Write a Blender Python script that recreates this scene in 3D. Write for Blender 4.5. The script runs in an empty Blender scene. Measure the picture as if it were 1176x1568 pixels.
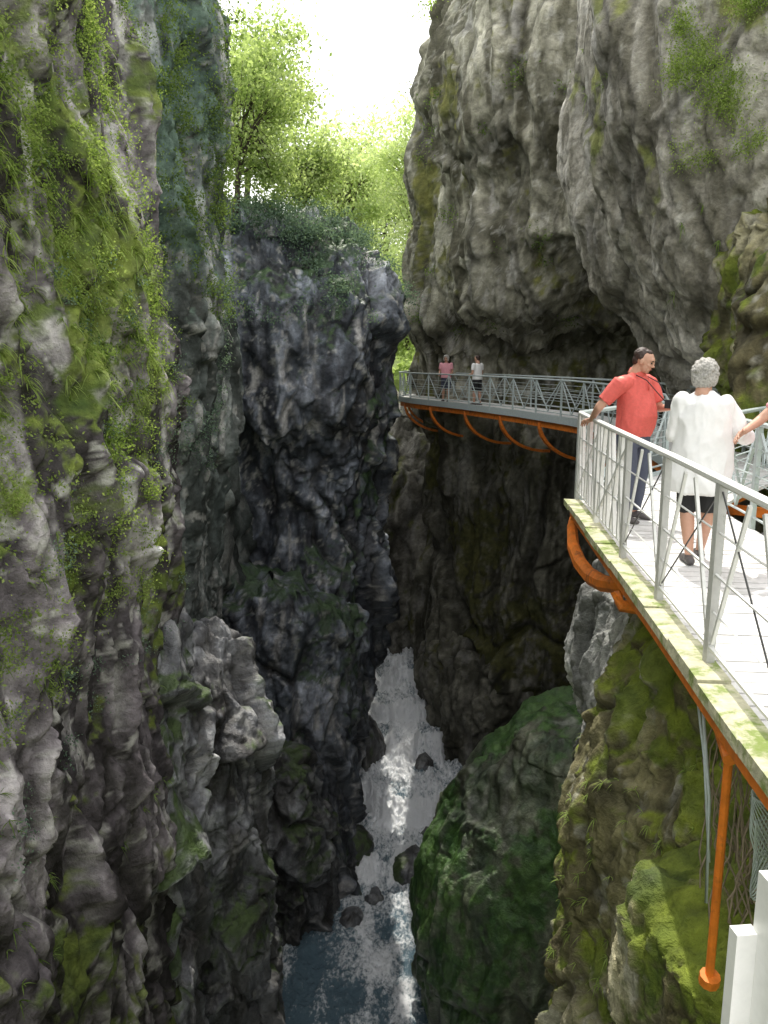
import bpy, math, time
import numpy as np
from mathutils import Vector, Matrix, Euler
T0=time.time()
rng=np.random.default_rng(11)
scene=bpy.context.scene

# ------------------------------------------------------------------ noise
def _h(ix,iy,iz,s):
    h=(ix.astype(np.uint32)*np.uint32(73856093))^(iy.astype(np.uint32)*np.uint32(19349663))^(iz.astype(np.uint32)*np.uint32(83492791))^np.uint32((s*2654435761)&0xffffffff)
    h^=h>>np.uint32(15); h*=np.uint32(2246822519); h^=h>>np.uint32(13); h*=np.uint32(3266489917); h^=h>>np.uint32(16)
    return h
def hf(ix,iy,iz,s):
    return (_h(ix,iy,iz,s)&np.uint32(0xffffff)).astype(np.float32)/16777215.0
def vnoise(p,s):
    f=np.floor(p); i=f.astype(np.int64)&0xffffffff; t=(p-f).astype(np.float32)
    t=t*t*t*(t*(t*6-15)+10)
    x,y,z=i[:,0],i[:,1],i[:,2]; x1,y1,z1=(x+1)&0xffffffff,(y+1)&0xffffffff,(z+1)&0xffffffff
    a=hf(x,y,z,s);b=hf(x1,y,z,s);c=hf(x,y1,z,s);d=hf(x1,y1,z,s)
    e=hf(x,y,z1,s);g=hf(x1,y,z1,s);h=hf(x,y1,z1,s);k=hf(x1,y1,z1,s)
    u,v,w=t[:,0],t[:,1],t[:,2]
    l0=a+(b-a)*u;l1=c+(d-c)*u;l2=e+(g-e)*u;l3=h+(k-h)*u
    m0=l0+(l1-l0)*v;m1=l2+(l3-l2)*v
    return (m0+(m1-m0)*w)*2-1
ROT=np.array(Euler((.6,.9,.4)).to_matrix());RZ=np.array(Euler((.06,.05,.7)).to_matrix())
def fbm(p,s,o=4,gain=.5,ridge=False,tall=False):
    r=np.zeros(len(p),np.float32);a=1.;q=p.copy();tot=0;R=(RZ if tall else ROT).T
    for k in range(o):
        n=vnoise(q,s+k)
        if ridge:n=1-2*np.sqrt(n*n+.003)
        r+=a*n;tot+=a;a*=gain;q=(q@R)*2.03+17.3
    return r/tot
def cells(p,s):
    f=np.floor(p).astype(np.int64); t=(p-f).astype(np.float32)
    n=len(p); d1=np.full(n,9,np.float32); d2=np.full(n,9,np.float32); idh=np.zeros(n,np.uint32); dv=np.zeros((n,3),np.float32)
    for dx in(-1,0,1):
        for dy in(-1,0,1):
            for dz in(-1,0,1):
                cx=(f[:,0]+dx)&0xffffffff;cy=(f[:,1]+dy)&0xffffffff;cz=(f[:,2]+dz)&0xffffffff
                h=_h(cx,cy,cz,s)
                vx=dx+(h&np.uint32(1023)).astype(np.float32)/1023-t[:,0]
                vy=dy+((h>>np.uint32(10))&np.uint32(1023)).astype(np.float32)/1023-t[:,1]
                vz=dz+((h>>np.uint32(20))&np.uint32(1023)).astype(np.float32)/1023-t[:,2]
                d=vx*vx+vy*vy+vz*vz
                m=d<d1
                d2=np.where(m,d1,np.minimum(d2,d)); d1=np.where(m,d,d1); idh=np.where(m,h,idh)
                dv[m,0]=vx[m];dv[m,1]=vy[m];dv[m,2]=vz[m]
    h=idh*np.uint32(2246822519); h^=h>>np.uint32(13)
    r=[((h>>np.uint32(k))&np.uint32(255)).astype(np.float32)/255 for k in(0,8,16,24)]
    return np.sqrt(d1),np.sqrt(d2),r,dv
def sst(v,a,b):
    t=np.clip((v-a)/(b-a),0,1);return t*t*(3-2*t)

# ------------------------------------------------------------------ mesh helpers
def mesh_np(name,V,F,mat=None,attrs=None,smooth=True,parent=None):
    V=np.asarray(V,np.float32);F=np.asarray(F,np.int32);k=F.shape[1]
    me=bpy.data.meshes.new(name)
    me.vertices.add(len(V));me.vertices.foreach_set('co',V.ravel())
    me.loops.add(F.size);me.loops.foreach_set('vertex_index',F.ravel())
    me.polygons.add(len(F));me.polygons.foreach_set('loop_start',np.arange(0,F.size,k,dtype=np.int32))
    me.update(calc_edges=True)
    me.polygons.foreach_set('use_smooth',np.full(len(F),smooth))
    for a,(dom,val) in (attrs or {}).items():
        val=np.asarray(val,np.float32)
        if val.ndim==2:
            at=me.attributes.new(a,'FLOAT_COLOR',dom);at.data.foreach_set('color',np.concatenate([val,np.ones((len(val),1),np.float32)],1).ravel())
        else:
            at=me.attributes.new(a,'FLOAT',dom);at.data.foreach_set('value',val)
    if mat:me.materials.append(mat)
    ob=bpy.data.objects.new(name,me);scene.collection.objects.link(ob)
    if parent:ob.parent=parent
    return ob
def gridfaces(nr,nc,wrap):
    i=np.arange(nr-1)[:,None]*nc
    j=np.arange(nc if wrap else nc-1)[None,:];j2=(j+1)%nc
    return np.stack([i+j,i+j2,i+nc+j2,i+nc+j],-1).reshape(-1,4)
def empty(name,loc=(0,0,0),rz=0,s=1):
    e=bpy.data.objects.new(name,None);e.location=loc;e.rotation_euler=(0,0,rz);e.scale=(s,s,s);scene.collection.objects.link(e);return e

class B:
    def __init__(s):s.V=[];s.F=[];s.M=[]
    def add(s,V,F,m=0):
        o=len(s.V);s.V+=[tuple(map(float,v)) for v in V];s.F+=[tuple(i+o for i in f) for f in F];s.M+=[m]*len(F)
    def tube(s,P,R,n=8,m=0,fl=1.0,cap=True,up=None):
        P=[Vector(p) for p in P]
        if not hasattr(R,'__len__'):R=[R]*len(P)
        V=[];ref=Vector(up) if up else Vector((0.02,0.013,1))
        for i,p in enumerate(P):
            t=(P[min(i+1,len(P)-1)]-P[max(i-1,0)]).normalized()
            r=ref if abs(t.dot(ref.normalized()))<.95 else Vector((1,0.1,0))
            a=t.cross(r).normalized();b=a.cross(t).normalized()
            for k in range(n):
                an=2*math.pi*(k+.5)/n;V.append(p+a*math.cos(an)*R[i]+b*math.sin(an)*R[i]*fl)
        F=[(i*n+k,i*n+(k+1)%n,(i+1)*n+(k+1)%n,(i+1)*n+k) for i in range(len(P)-1) for k in range(n)]
        if cap:F+=[tuple(range(n))[::-1],tuple((len(P)-1)*n+k for k in range(n))]
        s.add(V,F,m)
    def bar(s,p,q,w,h,m=0):
        s.tube([p,q],[w*.7071,w*.7071],4,m,h/w)
    def ell(s,c,r,rot=(0,0,0),m=0,nu=14,nv=9):
        M=Euler(rot).to_matrix();V=[];c=Vector(c)
        for j in range(1,nv):
            ph=math.pi*j/nv
            for i in range(nu):
                th=2*math.pi*i/nu
                V.append(c+M@Vector((r[0]*math.sin(ph)*math.cos(th),r[1]*math.sin(ph)*math.sin(th),r[2]*math.cos(ph))))
        V.append(c+M@Vector((0,0,r[2])));V.append(c-M@Vector((0,0,r[2])));T=len(V)-2;Bt=len(V)-1
        F=[(j*nu+i,(j+1)*nu+i,(j+1)*nu+(i+1)%nu,j*nu+(i+1)%nu) for j in range(nv-2) for i in range(nu)]
        F+=[(T,i,(i+1)%nu) for i in range(nu)]+[(Bt,(nv-2)*nu+(i+1)%nu,(nv-2)*nu+i) for i in range(nu)]
        s.add(V,F,m)
    def cap(s,p,q,r0,r1,k=None):
        p=Vector(p);q=Vector(q);L=(q-p).length;k=k or max(2,int(L/(.35*min(r0,r1)))+1)
        for i in range(k+1):
            t=i/k;r=r0+(r1-r0)*t;s.ell(p.lerp(q,t),(r,r,r),nu=12,nv=8)
    def loft(s,L,n=28,m=0):
        V=[];
        for (x,y,z,rx,ry) in L:
            for k in range(n):
                a=2*math.pi*k/n;V.append((x+rx*math.cos(a),y+ry*math.sin(a),z))
        F=[(i*n+k,i*n+(k+1)%n,(i+1)*n+(k+1)%n,(i+1)*n+k) for i in range(len(L)-1) for k in range(n)]
        F+=[tuple(range(n))[::-1],tuple((len(L)-1)*n+k for k in range(n))]
        s.add(V,F,m)
    def obj(s,name,mats,parent=None,smooth=False):
        me=bpy.data.meshes.new(name);me.from_pydata(s.V,[],s.F)
        for m in mats:me.materials.append(m)
        me.polygons.foreach_set('material_index',s.M);me.polygons.foreach_set('use_smooth',[smooth]*len(s.F))
        me.update();ob=bpy.data.objects.new(name,me);scene.collection.objects.link(ob)
        if parent:ob.parent=parent
        return ob
    def blob(s,name,mat,parent,voxel=.012,sm=4,wr=0,ws=12):
        ob=s.obj(name+'_src',[mat])
        r=ob.modifiers.new('r','REMESH');r.mode='VOXEL';r.voxel_size=voxel;r.use_smooth_shade=True
        if sm:
            q=ob.modifiers.new('s','SMOOTH');q.factor=.5;q.iterations=sm
        dg=bpy.context.evaluated_depsgraph_get();me=bpy.data.meshes.new_from_object(ob.evaluated_get(dg))
        bpy.data.objects.remove(ob)
        n=len(me.vertices)
        if wr and n:
            co=np.zeros(n*3,np.float32);me.vertices.foreach_get('co',co);co=co.reshape(-1,3)
            no=np.zeros(n*3,np.float32);me.vertices.foreach_get('normal',no);no=no.reshape(-1,3)
            d=fbm(co*np.array([ws,ws,ws*.45]),5,3,ridge=True)*wr
            me.vertices.foreach_set('co',(co+no*d[:,None]).ravel());me.update()
        me.materials.clear();me.materials.append(mat);me.name=name
        me.polygons.foreach_set('use_smooth',[True]*len(me.polygons))
        o=bpy.data.objects.new(name,me);scene.collection.objects.link(o);o.parent=parent
        return o

# ------------------------------------------------------------------ materials
def newmat(name):
    m=bpy.data.materials.new(name);m.use_nodes=True;nt=m.node_tree;nt.nodes.clear()
    out=nt.nodes.new('ShaderNodeOutputMaterial');return m,nt,out
class N:
    def __init__(s,nt):s.nt=nt
    def n(s,t,**k):
        x=s.nt.nodes.new('ShaderNode'+t)
        for a,b in k.items():setattr(x,a,b)
        return x
    def l(s,a,b):s.nt.links.new(a,b)
    def val(s,sock,v):
        if isinstance(v,bpy.types.NodeSocket):s.l(v,sock)
        else:sock.default_value=v
    def noise(s,vec,sc,det=6,ro=.6,dist=0):
        x=s.n('TexNoise');s.l(vec,x.inputs['Vector']);x.inputs['Scale'].default_value=sc;x.inputs['Detail'].default_value=det;x.inputs['Roughness'].default_value=ro;x.inputs['Distortion'].default_value=dist
        return x.outputs['Fac']
    def map(s,vec,scale):
        x=s.n('Mapping');x.inputs['Scale'].default_value=scale;s.l(vec,x.inputs['Vector']);return x.outputs[0]
    def rng(s,v,a,b,c=0,d=1):
        x=s.n('MapRange',interpolation_type='SMOOTHSTEP');s.val(x.inputs['Value'],v)
        for i,q in zip(('From Min','From Max','To Min','To Max'),(a,b,c,d)):x.inputs[i].default_value=q
        return x.outputs[0]
    def math(s,op,a,b=0):
        x=s.n('Math',operation=op);s.val(x.inputs[0],a);s.val(x.inputs[1],b);return x.outputs[0]
    def mix(s,f,a,b,mode='MIX'):
        x=s.n('Mix',data_type='RGBA',blend_type=mode);s.val(x.inputs[0],f)
        for k,v in((6,a),(7,b)):
            if isinstance(v,bpy.types.NodeSocket):s.l(v,x.inputs[k])
            else:x.inputs[k].default_value=(*v,1)
        return x.outputs[2]
    def ramp(s,f,stops):
        x=s.n('ValToRGB');s.l(f,x.inputs[0]);e=x.color_ramp.elements
        while len(e)<len(stops):e.new(.5)
        for k,(p,c) in enumerate(stops):e[k].position=p;e[k].color=(*c,1)
        return x.outputs[0]

def rock_shader(name,rough,bump,sc=7,dist=.05,var=.5,spec=.3):
    m,nt,out=newmat(name);q=N(nt);co=q.n('TexCoord').outputs['Object']
    f=q.noise(co,sc,5,.7,.2);c=q.n('Attribute',attribute_name='col').outputs['Color']
    c=q.mix(1,c,q.ramp(f,[(.28,(1-var,)*3),(.5,(1,1,1)),(.72,(1+var,)*3)]),'MULTIPLY')
    b=q.n('Bump');b.inputs['Strength'].default_value=bump;b.inputs['Distance'].default_value=dist;q.l(f,b.inputs['Height'])
    p=q.n('BsdfPrincipled');q.l(c,p.inputs['Base Color']);p.inputs['Roughness'].default_value=rough;q.l(b.outputs[0],p.inputs['Normal']);p.inputs['Specular IOR Level'].default_value=spec
    q.l(p.outputs[0],out.inputs[0]);return m
S_dry=rock_shader('rock_dry',.85,1,8,.06,.45);S_far=rock_shader('rock_distant',.8,.9,4.5,.10,.4);S_wet=rock_shader('rock_wet',.42,1,5.5,.09,.5,.5)
def pal(sh,dark,mid,light,moss=.3,mossc=((.03,.05,.008),(.12,.16,.02)),up=.6,stain=(.05,.045,.04),st=.5,pale=.35,bias=None,gorge_shade=(-9,0,.7),hv=.9,cv=.4):
    return dict(sh=sh,dark=dark,mid=mid,light=light,moss=moss,mossc=mossc,up=up,stain=stain,st=st,pale=pale,bias=bias,gorge_shade=gorge_shade,hv=hv,cv=cv)
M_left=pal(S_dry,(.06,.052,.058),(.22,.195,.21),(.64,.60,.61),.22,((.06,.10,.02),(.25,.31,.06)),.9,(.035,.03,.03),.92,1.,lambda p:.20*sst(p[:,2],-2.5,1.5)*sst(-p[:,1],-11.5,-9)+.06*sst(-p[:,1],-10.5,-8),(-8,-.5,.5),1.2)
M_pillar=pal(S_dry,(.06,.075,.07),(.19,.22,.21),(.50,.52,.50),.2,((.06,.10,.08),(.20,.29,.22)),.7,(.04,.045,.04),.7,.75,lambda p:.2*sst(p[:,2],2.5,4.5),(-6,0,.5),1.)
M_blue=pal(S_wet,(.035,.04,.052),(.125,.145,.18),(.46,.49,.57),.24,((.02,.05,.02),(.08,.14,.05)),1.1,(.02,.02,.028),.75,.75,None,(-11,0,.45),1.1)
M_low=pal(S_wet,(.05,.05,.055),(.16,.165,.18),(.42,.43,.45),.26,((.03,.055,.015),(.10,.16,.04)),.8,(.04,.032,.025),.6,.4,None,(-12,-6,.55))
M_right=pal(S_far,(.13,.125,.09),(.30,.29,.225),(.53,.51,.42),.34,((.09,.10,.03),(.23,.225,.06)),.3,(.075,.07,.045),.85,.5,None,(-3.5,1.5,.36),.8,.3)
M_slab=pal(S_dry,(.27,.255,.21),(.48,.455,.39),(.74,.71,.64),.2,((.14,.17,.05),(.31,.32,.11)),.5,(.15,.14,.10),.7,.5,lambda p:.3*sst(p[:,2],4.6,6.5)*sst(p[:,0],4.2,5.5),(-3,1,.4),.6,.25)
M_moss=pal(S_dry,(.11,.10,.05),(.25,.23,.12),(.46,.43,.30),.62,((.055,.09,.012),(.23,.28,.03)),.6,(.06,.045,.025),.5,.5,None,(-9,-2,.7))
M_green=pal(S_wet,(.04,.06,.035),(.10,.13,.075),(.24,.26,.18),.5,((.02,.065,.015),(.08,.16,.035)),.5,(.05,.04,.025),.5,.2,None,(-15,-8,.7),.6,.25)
M_block=pal(S_dry,(.2,.21,.2),(.38,.39,.38),(.6,.6,.58),.16,st=.4,pale=.5,gorge_shade=(-5,-2.5,.35))
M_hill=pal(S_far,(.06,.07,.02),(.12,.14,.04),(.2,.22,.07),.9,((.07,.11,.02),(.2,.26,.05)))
def paint(p,nn,up_n,cell,crk,hs,m,s):
    A=lambda c:np.array(c,np.float32)[None]
    n1=fbm(p*.45,s+1,4,.6)*.5+fbm(p*np.array([1.9,1.9,1.1]),s+7,4,.65)*.75
    t=n1[:,None]
    c=np.where(t<0,A(m['mid'])+(A(m['dark'])-A(m['mid']))*np.clip(-t*2.6,0,1),A(m['mid'])+(A(m['light'])-A(m['mid']))*np.clip(t*2.6,0,1))
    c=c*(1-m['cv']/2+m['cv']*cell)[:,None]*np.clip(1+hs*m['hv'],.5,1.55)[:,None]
    L=lambda c,b,f:c+(A(b)-c)*f[:,None]
    s1=fbm(p*np.array([1.7,1.7,.16]),s+11,5,.6,tall=True);c=L(c,m['stain'],sst(s1,.0,.28)*m['st'])
    s2=fbm(p*np.array([2.9,2.9,.3]),s+17,5,.6,tall=True);c=L(c,(.66,.64,.62),sst(s2,.14,.36)*m['pale']*sst(-s1,-.15,.1))
    s3=fbm(p*3.3,s+23,4,.65);c=L(c,(.66,.65,.6),sst(s3,.25,.4)*m['pale']*.7)
    c=L(c,(.03,.028,.022),np.clip(crk,0,1)*.65)
    mm=up_n*m['up']*.35+fbm(p*np.array([.6,.6,.4]),s+31,4,.6)*.75+fbm(p*4.3,s+37,3,.6)*.3
    if m['bias']:mm=mm+m['bias'](p)*1.6
    mf=sst(mm,.42-m['moss']*.8,.60-m['moss']*.8)
    mt=fbm(p*2.6,s+41,4,.65)*.9+.5
    mc=A(m['mossc'][0])+(A(m['mossc'][1])-A(m['mossc'][0]))*np.clip(mt,0,1)[:,None]
    c=c+(mc-c)*(mf*.93)[:,None]
    w=m['gorge_shade'];wf=w[2]+(1-w[2])*sst(p[:,2]+fbm(p*.5,s+51,3)*1.5,w[0],w[1])  # shadow of the deep gorge painted into the rock colour, darker lower down
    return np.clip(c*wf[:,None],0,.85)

def leaf_mat(name,c0,c1,tr=.5):
    m,nt,out=newmat(name);q=N(nt)
    r=q.n('Attribute',attribute_name='rnd').outputs['Fac'];c=q.mix(r,c0,c1)
    d=q.n('BsdfDiffuse');q.l(c,d.inputs[0])
    t=q.n('BsdfTranslucent');q.l(q.mix(1,c,(1.4,1.45,.9),'MULTIPLY'),t.inputs[0])
    x=q.n('MixShader');x.inputs[0].default_value=tr;q.l(d.outputs[0],x.inputs[1]);q.l(t.outputs[0],x.inputs[2]);q.l(x.outputs[0],out.inputs[0]);return m
def plain(name,col,rough=.6,var=.15,sc=20,bump=.1,metal=0,col2=None,thr=(.5,.65),sc2=3,dist=.01):
    m,nt,out=newmat(name);q=N(nt);co=q.n('TexCoord').outputs['Object']
    f=q.noise(co,sc,4,.65);c=q.mix(1,col,q.ramp(f,[(.3,(1-var,)*3),(.7,(1+var,)*3)]),'MULTIPLY')
    if col2:c=q.mix(q.rng(q.noise(co,sc2,6,.72,.3),*thr),c,col2)
    p=q.n('BsdfPrincipled');q.l(c,p.inputs['Base Color']);p.inputs['Roughness'].default_value=rough;p.inputs['Metallic'].default_value=metal
    b=q.n('Bump');b.inputs['Strength'].default_value=bump;b.inputs['Distance'].default_value=dist;q.l(f,b.inputs['Height']);q.l(b.outputs[0],p.inputs['Normal'])
    q.l(p.outputs[0],out.inputs[0]);return m

# ------------------------------------------------------------------ rocks
ROCKS={};NV=0
def rock(name,levels,mat,n=2.6,res=.06,seed=1,big=.5,blk=(2.2,.8,.3),amp=(.5,.22,.08),vst=1.7,caph=.8,rough=.05,smooth=2.,cw=.05,terr=.3,sca=.8,warp=.3,flute=.12):
    global NV
    L=np.array(sorted(levels),float);z0,z1=L[0,0],L[-1,0]
    nz=int((z1-z0)/res);zs=np.linspace(z0,z1,nz)
    K=max(1,int(smooth*.35/((z1-z0)/nz)));ker=np.hanning(2*K+3);ker/=ker.sum()
    def it(c):
        a=np.interp(zs,L[:,0],L[:,c]);a=np.concatenate([np.full(K+1,a[0]),a,np.full(K+1,a[-1])]);return np.convolve(a,ker,'valid')
    xl,xr,yf,yb=[it(c) for c in(1,2,3,4)]
    ncap=max(6,int(min((xr-xl)[-1],(yb-yf)[-1])*.5/res/1.3));ncap=min(ncap,90)
    th=np.linspace(0,math.pi/2*.98,ncap+1)[1:]
    zs=np.concatenate([zs,z1+caph*np.sin(th)]);sc=np.concatenate([np.ones(nz),np.cos(th)])
    ext=lambda a:np.concatenate([a,np.full(ncap,a[-1])])
    xl,xr,yf,yb=map(ext,(xl,xr,yf,yb));cx,cy=(xl+xr)/2,(yf+yb)/2;rx,ry=(xr-xl)/2*sc,(yb-yf)/2*sc
    t=np.linspace(0,2*math.pi,12001)
    def su(t):
        C,S=np.cos(t),np.sin(t);r=(np.abs(C)**n+np.abs(S)**n)**(-1/n);return C*r,S*r
    ux,uy=su(t)
    mx,my=rx[:nz].mean(),ry[:nz].mean();X,Y=cx[:nz].mean()+mx*ux,cy[:nz].mean()+my*uy
    ds=np.hypot(np.diff(X),np.diff(Y));nx,ny=np.diff(Y),-np.diff(X);ln=np.hypot(nx,ny)+1e-9
    face=(nx*(0-X[:-1])+ny*(0-Y[:-1]))/ln/np.hypot(X[:-1],Y[:-1])
    w=np.where(face>-.25,1.,.22);w=np.convolve(np.concatenate([w[-120:],w,w[:120]]),np.ones(241)/241,'valid')
    s=np.concatenate([[0],np.cumsum(ds*w)]);nu=int(s[-1]/res)
    ux,uy=su(np.interp(np.arange(nu)/nu*s[-1],s,t))
    P=np.stack([cx[:,None]+rx[:,None]*ux,cy[:,None]+ry[:,None]*uy,np.repeat(zs[:,None],nu,1)],-1)
    du=np.roll(P,-1,1)-np.roll(P,1,1);dvv=np.gradient(P,axis=0)
    Nn=np.cross(du,dvv);Nn/=np.linalg.norm(Nn,axis=2,keepdims=True)+1e-9
    p=P.reshape(-1,3).astype(np.float32);nn=Nn.reshape(-1,3).astype(np.float32)
    wp=p+np.stack([fbm(p*.6+k*31,seed+40+k,3) for k in range(3)],-1)*warp
    d=big*fbm(p*np.array([.28,.28,.18]),seed,3)
    d+=flute*fbm(wp*np.array([.95,.95,.13]),seed+60,4,.5,ridge=True,tall=True)
    tn=fbm(wp*np.array([.6,.6,.12]),seed+9,4,.5,tall=True)*5;ft=np.floor(tn);fr=tn-ft
    d+=terr*((ft+sst(fr,.0,.4))/5*1.6)
    crk=np.exp(-(np.minimum(fr,1-fr)/.05)**2)*.25;cell=np.zeros(len(p),np.float32);hs=np.zeros(len(p),np.float32)
    wgt=(.35,.4,.25)
    for k,(b,a) in enumerate(zip(blk,amp)):
        q=wp/np.array([b,b,b*vst])+k*7.7;q=q+.16*fbm(p*(1.7/b),seed+70+k,2)[:,None]
        f1,f2,r,dv=cells(q,seed+20+k);g=f2-f1;sm_=sst(g,0,.16)
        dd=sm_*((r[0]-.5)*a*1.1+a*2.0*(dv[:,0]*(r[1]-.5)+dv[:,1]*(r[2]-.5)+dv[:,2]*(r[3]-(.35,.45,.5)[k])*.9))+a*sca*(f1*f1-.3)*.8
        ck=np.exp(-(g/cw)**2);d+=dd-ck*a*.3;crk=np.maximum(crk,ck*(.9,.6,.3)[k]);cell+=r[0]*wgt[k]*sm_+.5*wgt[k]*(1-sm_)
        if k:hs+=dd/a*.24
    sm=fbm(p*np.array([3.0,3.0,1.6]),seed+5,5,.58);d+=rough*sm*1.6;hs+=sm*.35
    p=p+nn*d[:,None]
    PP=p.reshape(len(zs),nu,3);n2=np.cross(np.roll(PP,-1,1)-np.roll(PP,1,1),np.gradient(PP,axis=0));upn=(n2[...,2]/(np.linalg.norm(n2,axis=2)+1e-9)).ravel()
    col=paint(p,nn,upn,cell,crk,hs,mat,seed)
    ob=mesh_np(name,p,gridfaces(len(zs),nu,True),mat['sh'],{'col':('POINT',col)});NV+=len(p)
    ROCKS[ob.name]=(p,nn,d);return ob

rock('left_cliff',[(-17,-14,-3.85,2.5,14.4),(-10,-14,-3.75,2.5,14.4),(-6,-14,-3.7,2.5,14.6),(-3,-14,-3.6,2.5,14.6),(0,-14,-3.55,2.5,14.4),(3,-14,-3.6,2.5,14.2),(6,-14,-3.75,2.5,14.2),(9,-14,-4.1,2.5,14.2)],M_left,n=8,res=.034,seed=5,big=.35,blk=(1.9,.62,.21),amp=(.4,.17,.05),vst=2.3,rough=.06,terr=.22,flute=.32)
rock('rock_pillar',[(-16,-8,-4.5,17,22),(-6,-8,-4.5,16.8,22),(-3,-8,-4.3,16.4,22),(-1.5,-8,-4.1,15.8,22),(0,-8,-3.85,15.6,22),(2,-8,-3.6,15.6,22),(5,-8,-3.8,15.6,22),(8,-8,-3.8,15.8,22),(11,-8,-4.2,16,22)],M_pillar,n=3.2,res=.046,seed=14,big=.3,blk=(1.8,.65,.22),amp=(.42,.17,.05),vst=2.4,terr=.22,flute=.25)
rock('cliff_buttress',[(-16,-9,-1.0,25,34),(-12,-9,-1.0,25,34),(-10,-9,-.7,25.3,34),(-8,-9,-.4,25.8,34),(-6,-9,-.2,26,34),(-4,-9,-.5,26.9,34),(-2,-9,-.1,26.8,34),(0,-9,.25,25.9,34),(2,-9,.25,25.8,34),(3.4,-8.6,-.1,26,33.5),(4.5,-8,-.8,26.4,33),(5.4,-7,-1.6,27,32)],M_blue,n=2.7,res=.053,seed=25,big=.6,blk=(2.4,.8,.3),amp=(.55,.24,.08),vst=2.2,caph=.7,terr=.4,flute=.3)
rock('rock_ledge',[(-16,-7,-1.1,21.8,27),(-12,-7,-1.3,22.4,27),(-9.5,-7,-1.1,23.3,27),(-7.5,-7,-.8,24,27),(-6.5,-6.5,-.8,24.4,27)],M_blue,res=.05,seed=36,big=.35,blk=(1.8,.7,.28),amp=(.5,.22,.07),vst=2.,flute=.2)
rock('boulder',[(-17,-6,-3.2,11.6,15),(-12,-6,-3.2,11.6,15),(-8,-6,-3.2,11.8,15),(-5.5,-6,-3.2,12,15),(-4.2,-5.8,-3.4,12.2,15),(-3.4,-5.4,-3.6,12.5,14.8)],M_low,n=3.4,res=.037,seed=47,big=.3,blk=(1.9,.75,.25),amp=(.5,.18,.05),vst=1.2,flute=.05)
rock('boulder',[(-17,-6,-2.65,14.6,18),(-12,-6,-2.55,14.6,18),(-8,-6,-2.55,14.8,18),(-6,-6,-2.7,15,18),(-4.9,-5.5,-3.1,15.3,17.8)],M_low,n=3.2,res=.04,seed=58,big=.3,blk=(1.7,.7,.22),amp=(.45,.18,.05),vst=1.2,flute=.05)
rock('boulder',[(-17,-5.5,-1.35,20.2,24),(-14,-5.5,-1.45,20.4,24),(-12,-5.5,-1.7,20.6,24),(-10.4,-4.8,-2.3,21,23.5)],M_low,n=2.4,res=.046,seed=69,big=.3,blk=(1.5,.6,.22),amp=(.4,.16,.05),vst=1.2,flute=.05)
rock('left_cliff',[(-16,-24,-4.8,12,48),(0,-24,-5,12,48),(5,-24,-5.5,14,46),(7.5,-23,-7,17,44)],M_pillar,n=4,res=.16,seed=70,big=1.,blk=(3,1.2,.5),amp=(.7,.3,.1))
rock('right_cliff',[(-17,2.6,15,28,44),(-14,2.5,15,28,44),(-12.3,2.1,15,28,44),(-9.6,1.9,15,27.5,44),(-5,2.3,15,28,44),(-2,2.2,15,28.5,44),(-.6,1.8,15,29,44),(2.0,1.6,15,29,44),(3.0,1.45,15,26,44),(5.2,1.35,15,24.6,44),(6.9,1.8,15,24.6,44),(9.1,1.3,15,24,44),(12.5,1.9,15,24,44),(14,2.7,15,24.6,44),(15,3.8,15,25.5,43)],M_right,n=2.3,res=.053,seed=81,big=.55,blk=(4.4,1.5,.45),amp=(.55,.18,.05),vst=2.,caph=1,terr=.4,sca=.9,rough=.05,flute=.35)
rock('boulder',[(-17,2.5,8,27.6,36),(-13.6,2.1,8,27.6,36),(-11.6,1.75,8,27.8,36),(-10.6,2.0,8,28.2,35.5),(-10,2.5,7,28.6,35)],M_right,n=2.3,res=.055,seed=181,big=.3,blk=(2,.8,.3),amp=(.35,.15,.05),vst=1.5,caph=.6)
rock('right_cliff',[(-17,6.6,16,13,24),(-2,6.6,16,13,24),(-.3,7.2,16,13,24),(1.1,6.8,16,12.6,24),(1.9,5.6,16,11.9,23),(2.6,4.9,16,11.5,23),(3.9,4.45,16,11.2,23),(5.9,3.85,16,11.2,23),(8,3.7,16,11.4,23),(10,3.7,16,12,23)],M_slab,n=2.3,res=.04,seed=92,big=.45,blk=(3.6,1.3,.4),amp=(.4,.12,.035),vst=1.6,terr=.2,sca=.9,rough=.04,flute=.15)
rock('mossy_rock',[(-4,6.6,10,11,15),(.2,6.3,10,11,15),(.9,5.7,10,11,15),(1.6,5.25,10,11,15),(2.6,5.2,10,11,15),(3.4,5.4,10,11.4,15)],M_moss,res=.04,seed=103,big=.3,blk=(1.2,.5,.2),amp=(.3,.12,.04))
rock('green_boulder',[(-17,.95,9,14.4,21.5),(-13,.95,9,14.4,21.5),(-11.2,.85,9,14.4,21.5),(-9.8,1.15,9,14.5,21.5),(-8.9,1.7,8.6,14.8,21),(-7.8,2.5,8,15.2,20.5),(-7.1,3.1,7.4,15.6,20)],M_green,n=2.4,res=.042,seed=114,big=.4,blk=(2.6,1.,.35),amp=(.25,.1,.03),vst=1.5,caph=.6,terr=.2,flute=.2,rough=.04)
rock('rock_outcrop',[(-17,3.4,8,8.8,14),(-6,3.4,8,8.8,14),(-3.6,2.95,6.5,8.5,12),(-2.5,2.3,6,8.2,11),(-1.6,2.4,6,8.2,11),(-.85,2.7,5.6,8.4,10.8)],M_block,n=3.4,res=.028,seed=125,big=.15,blk=(1.0,.42,.16),amp=(.3,.12,.035),vst=1.5,caph=.2,terr=.1,flute=.03)
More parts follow.
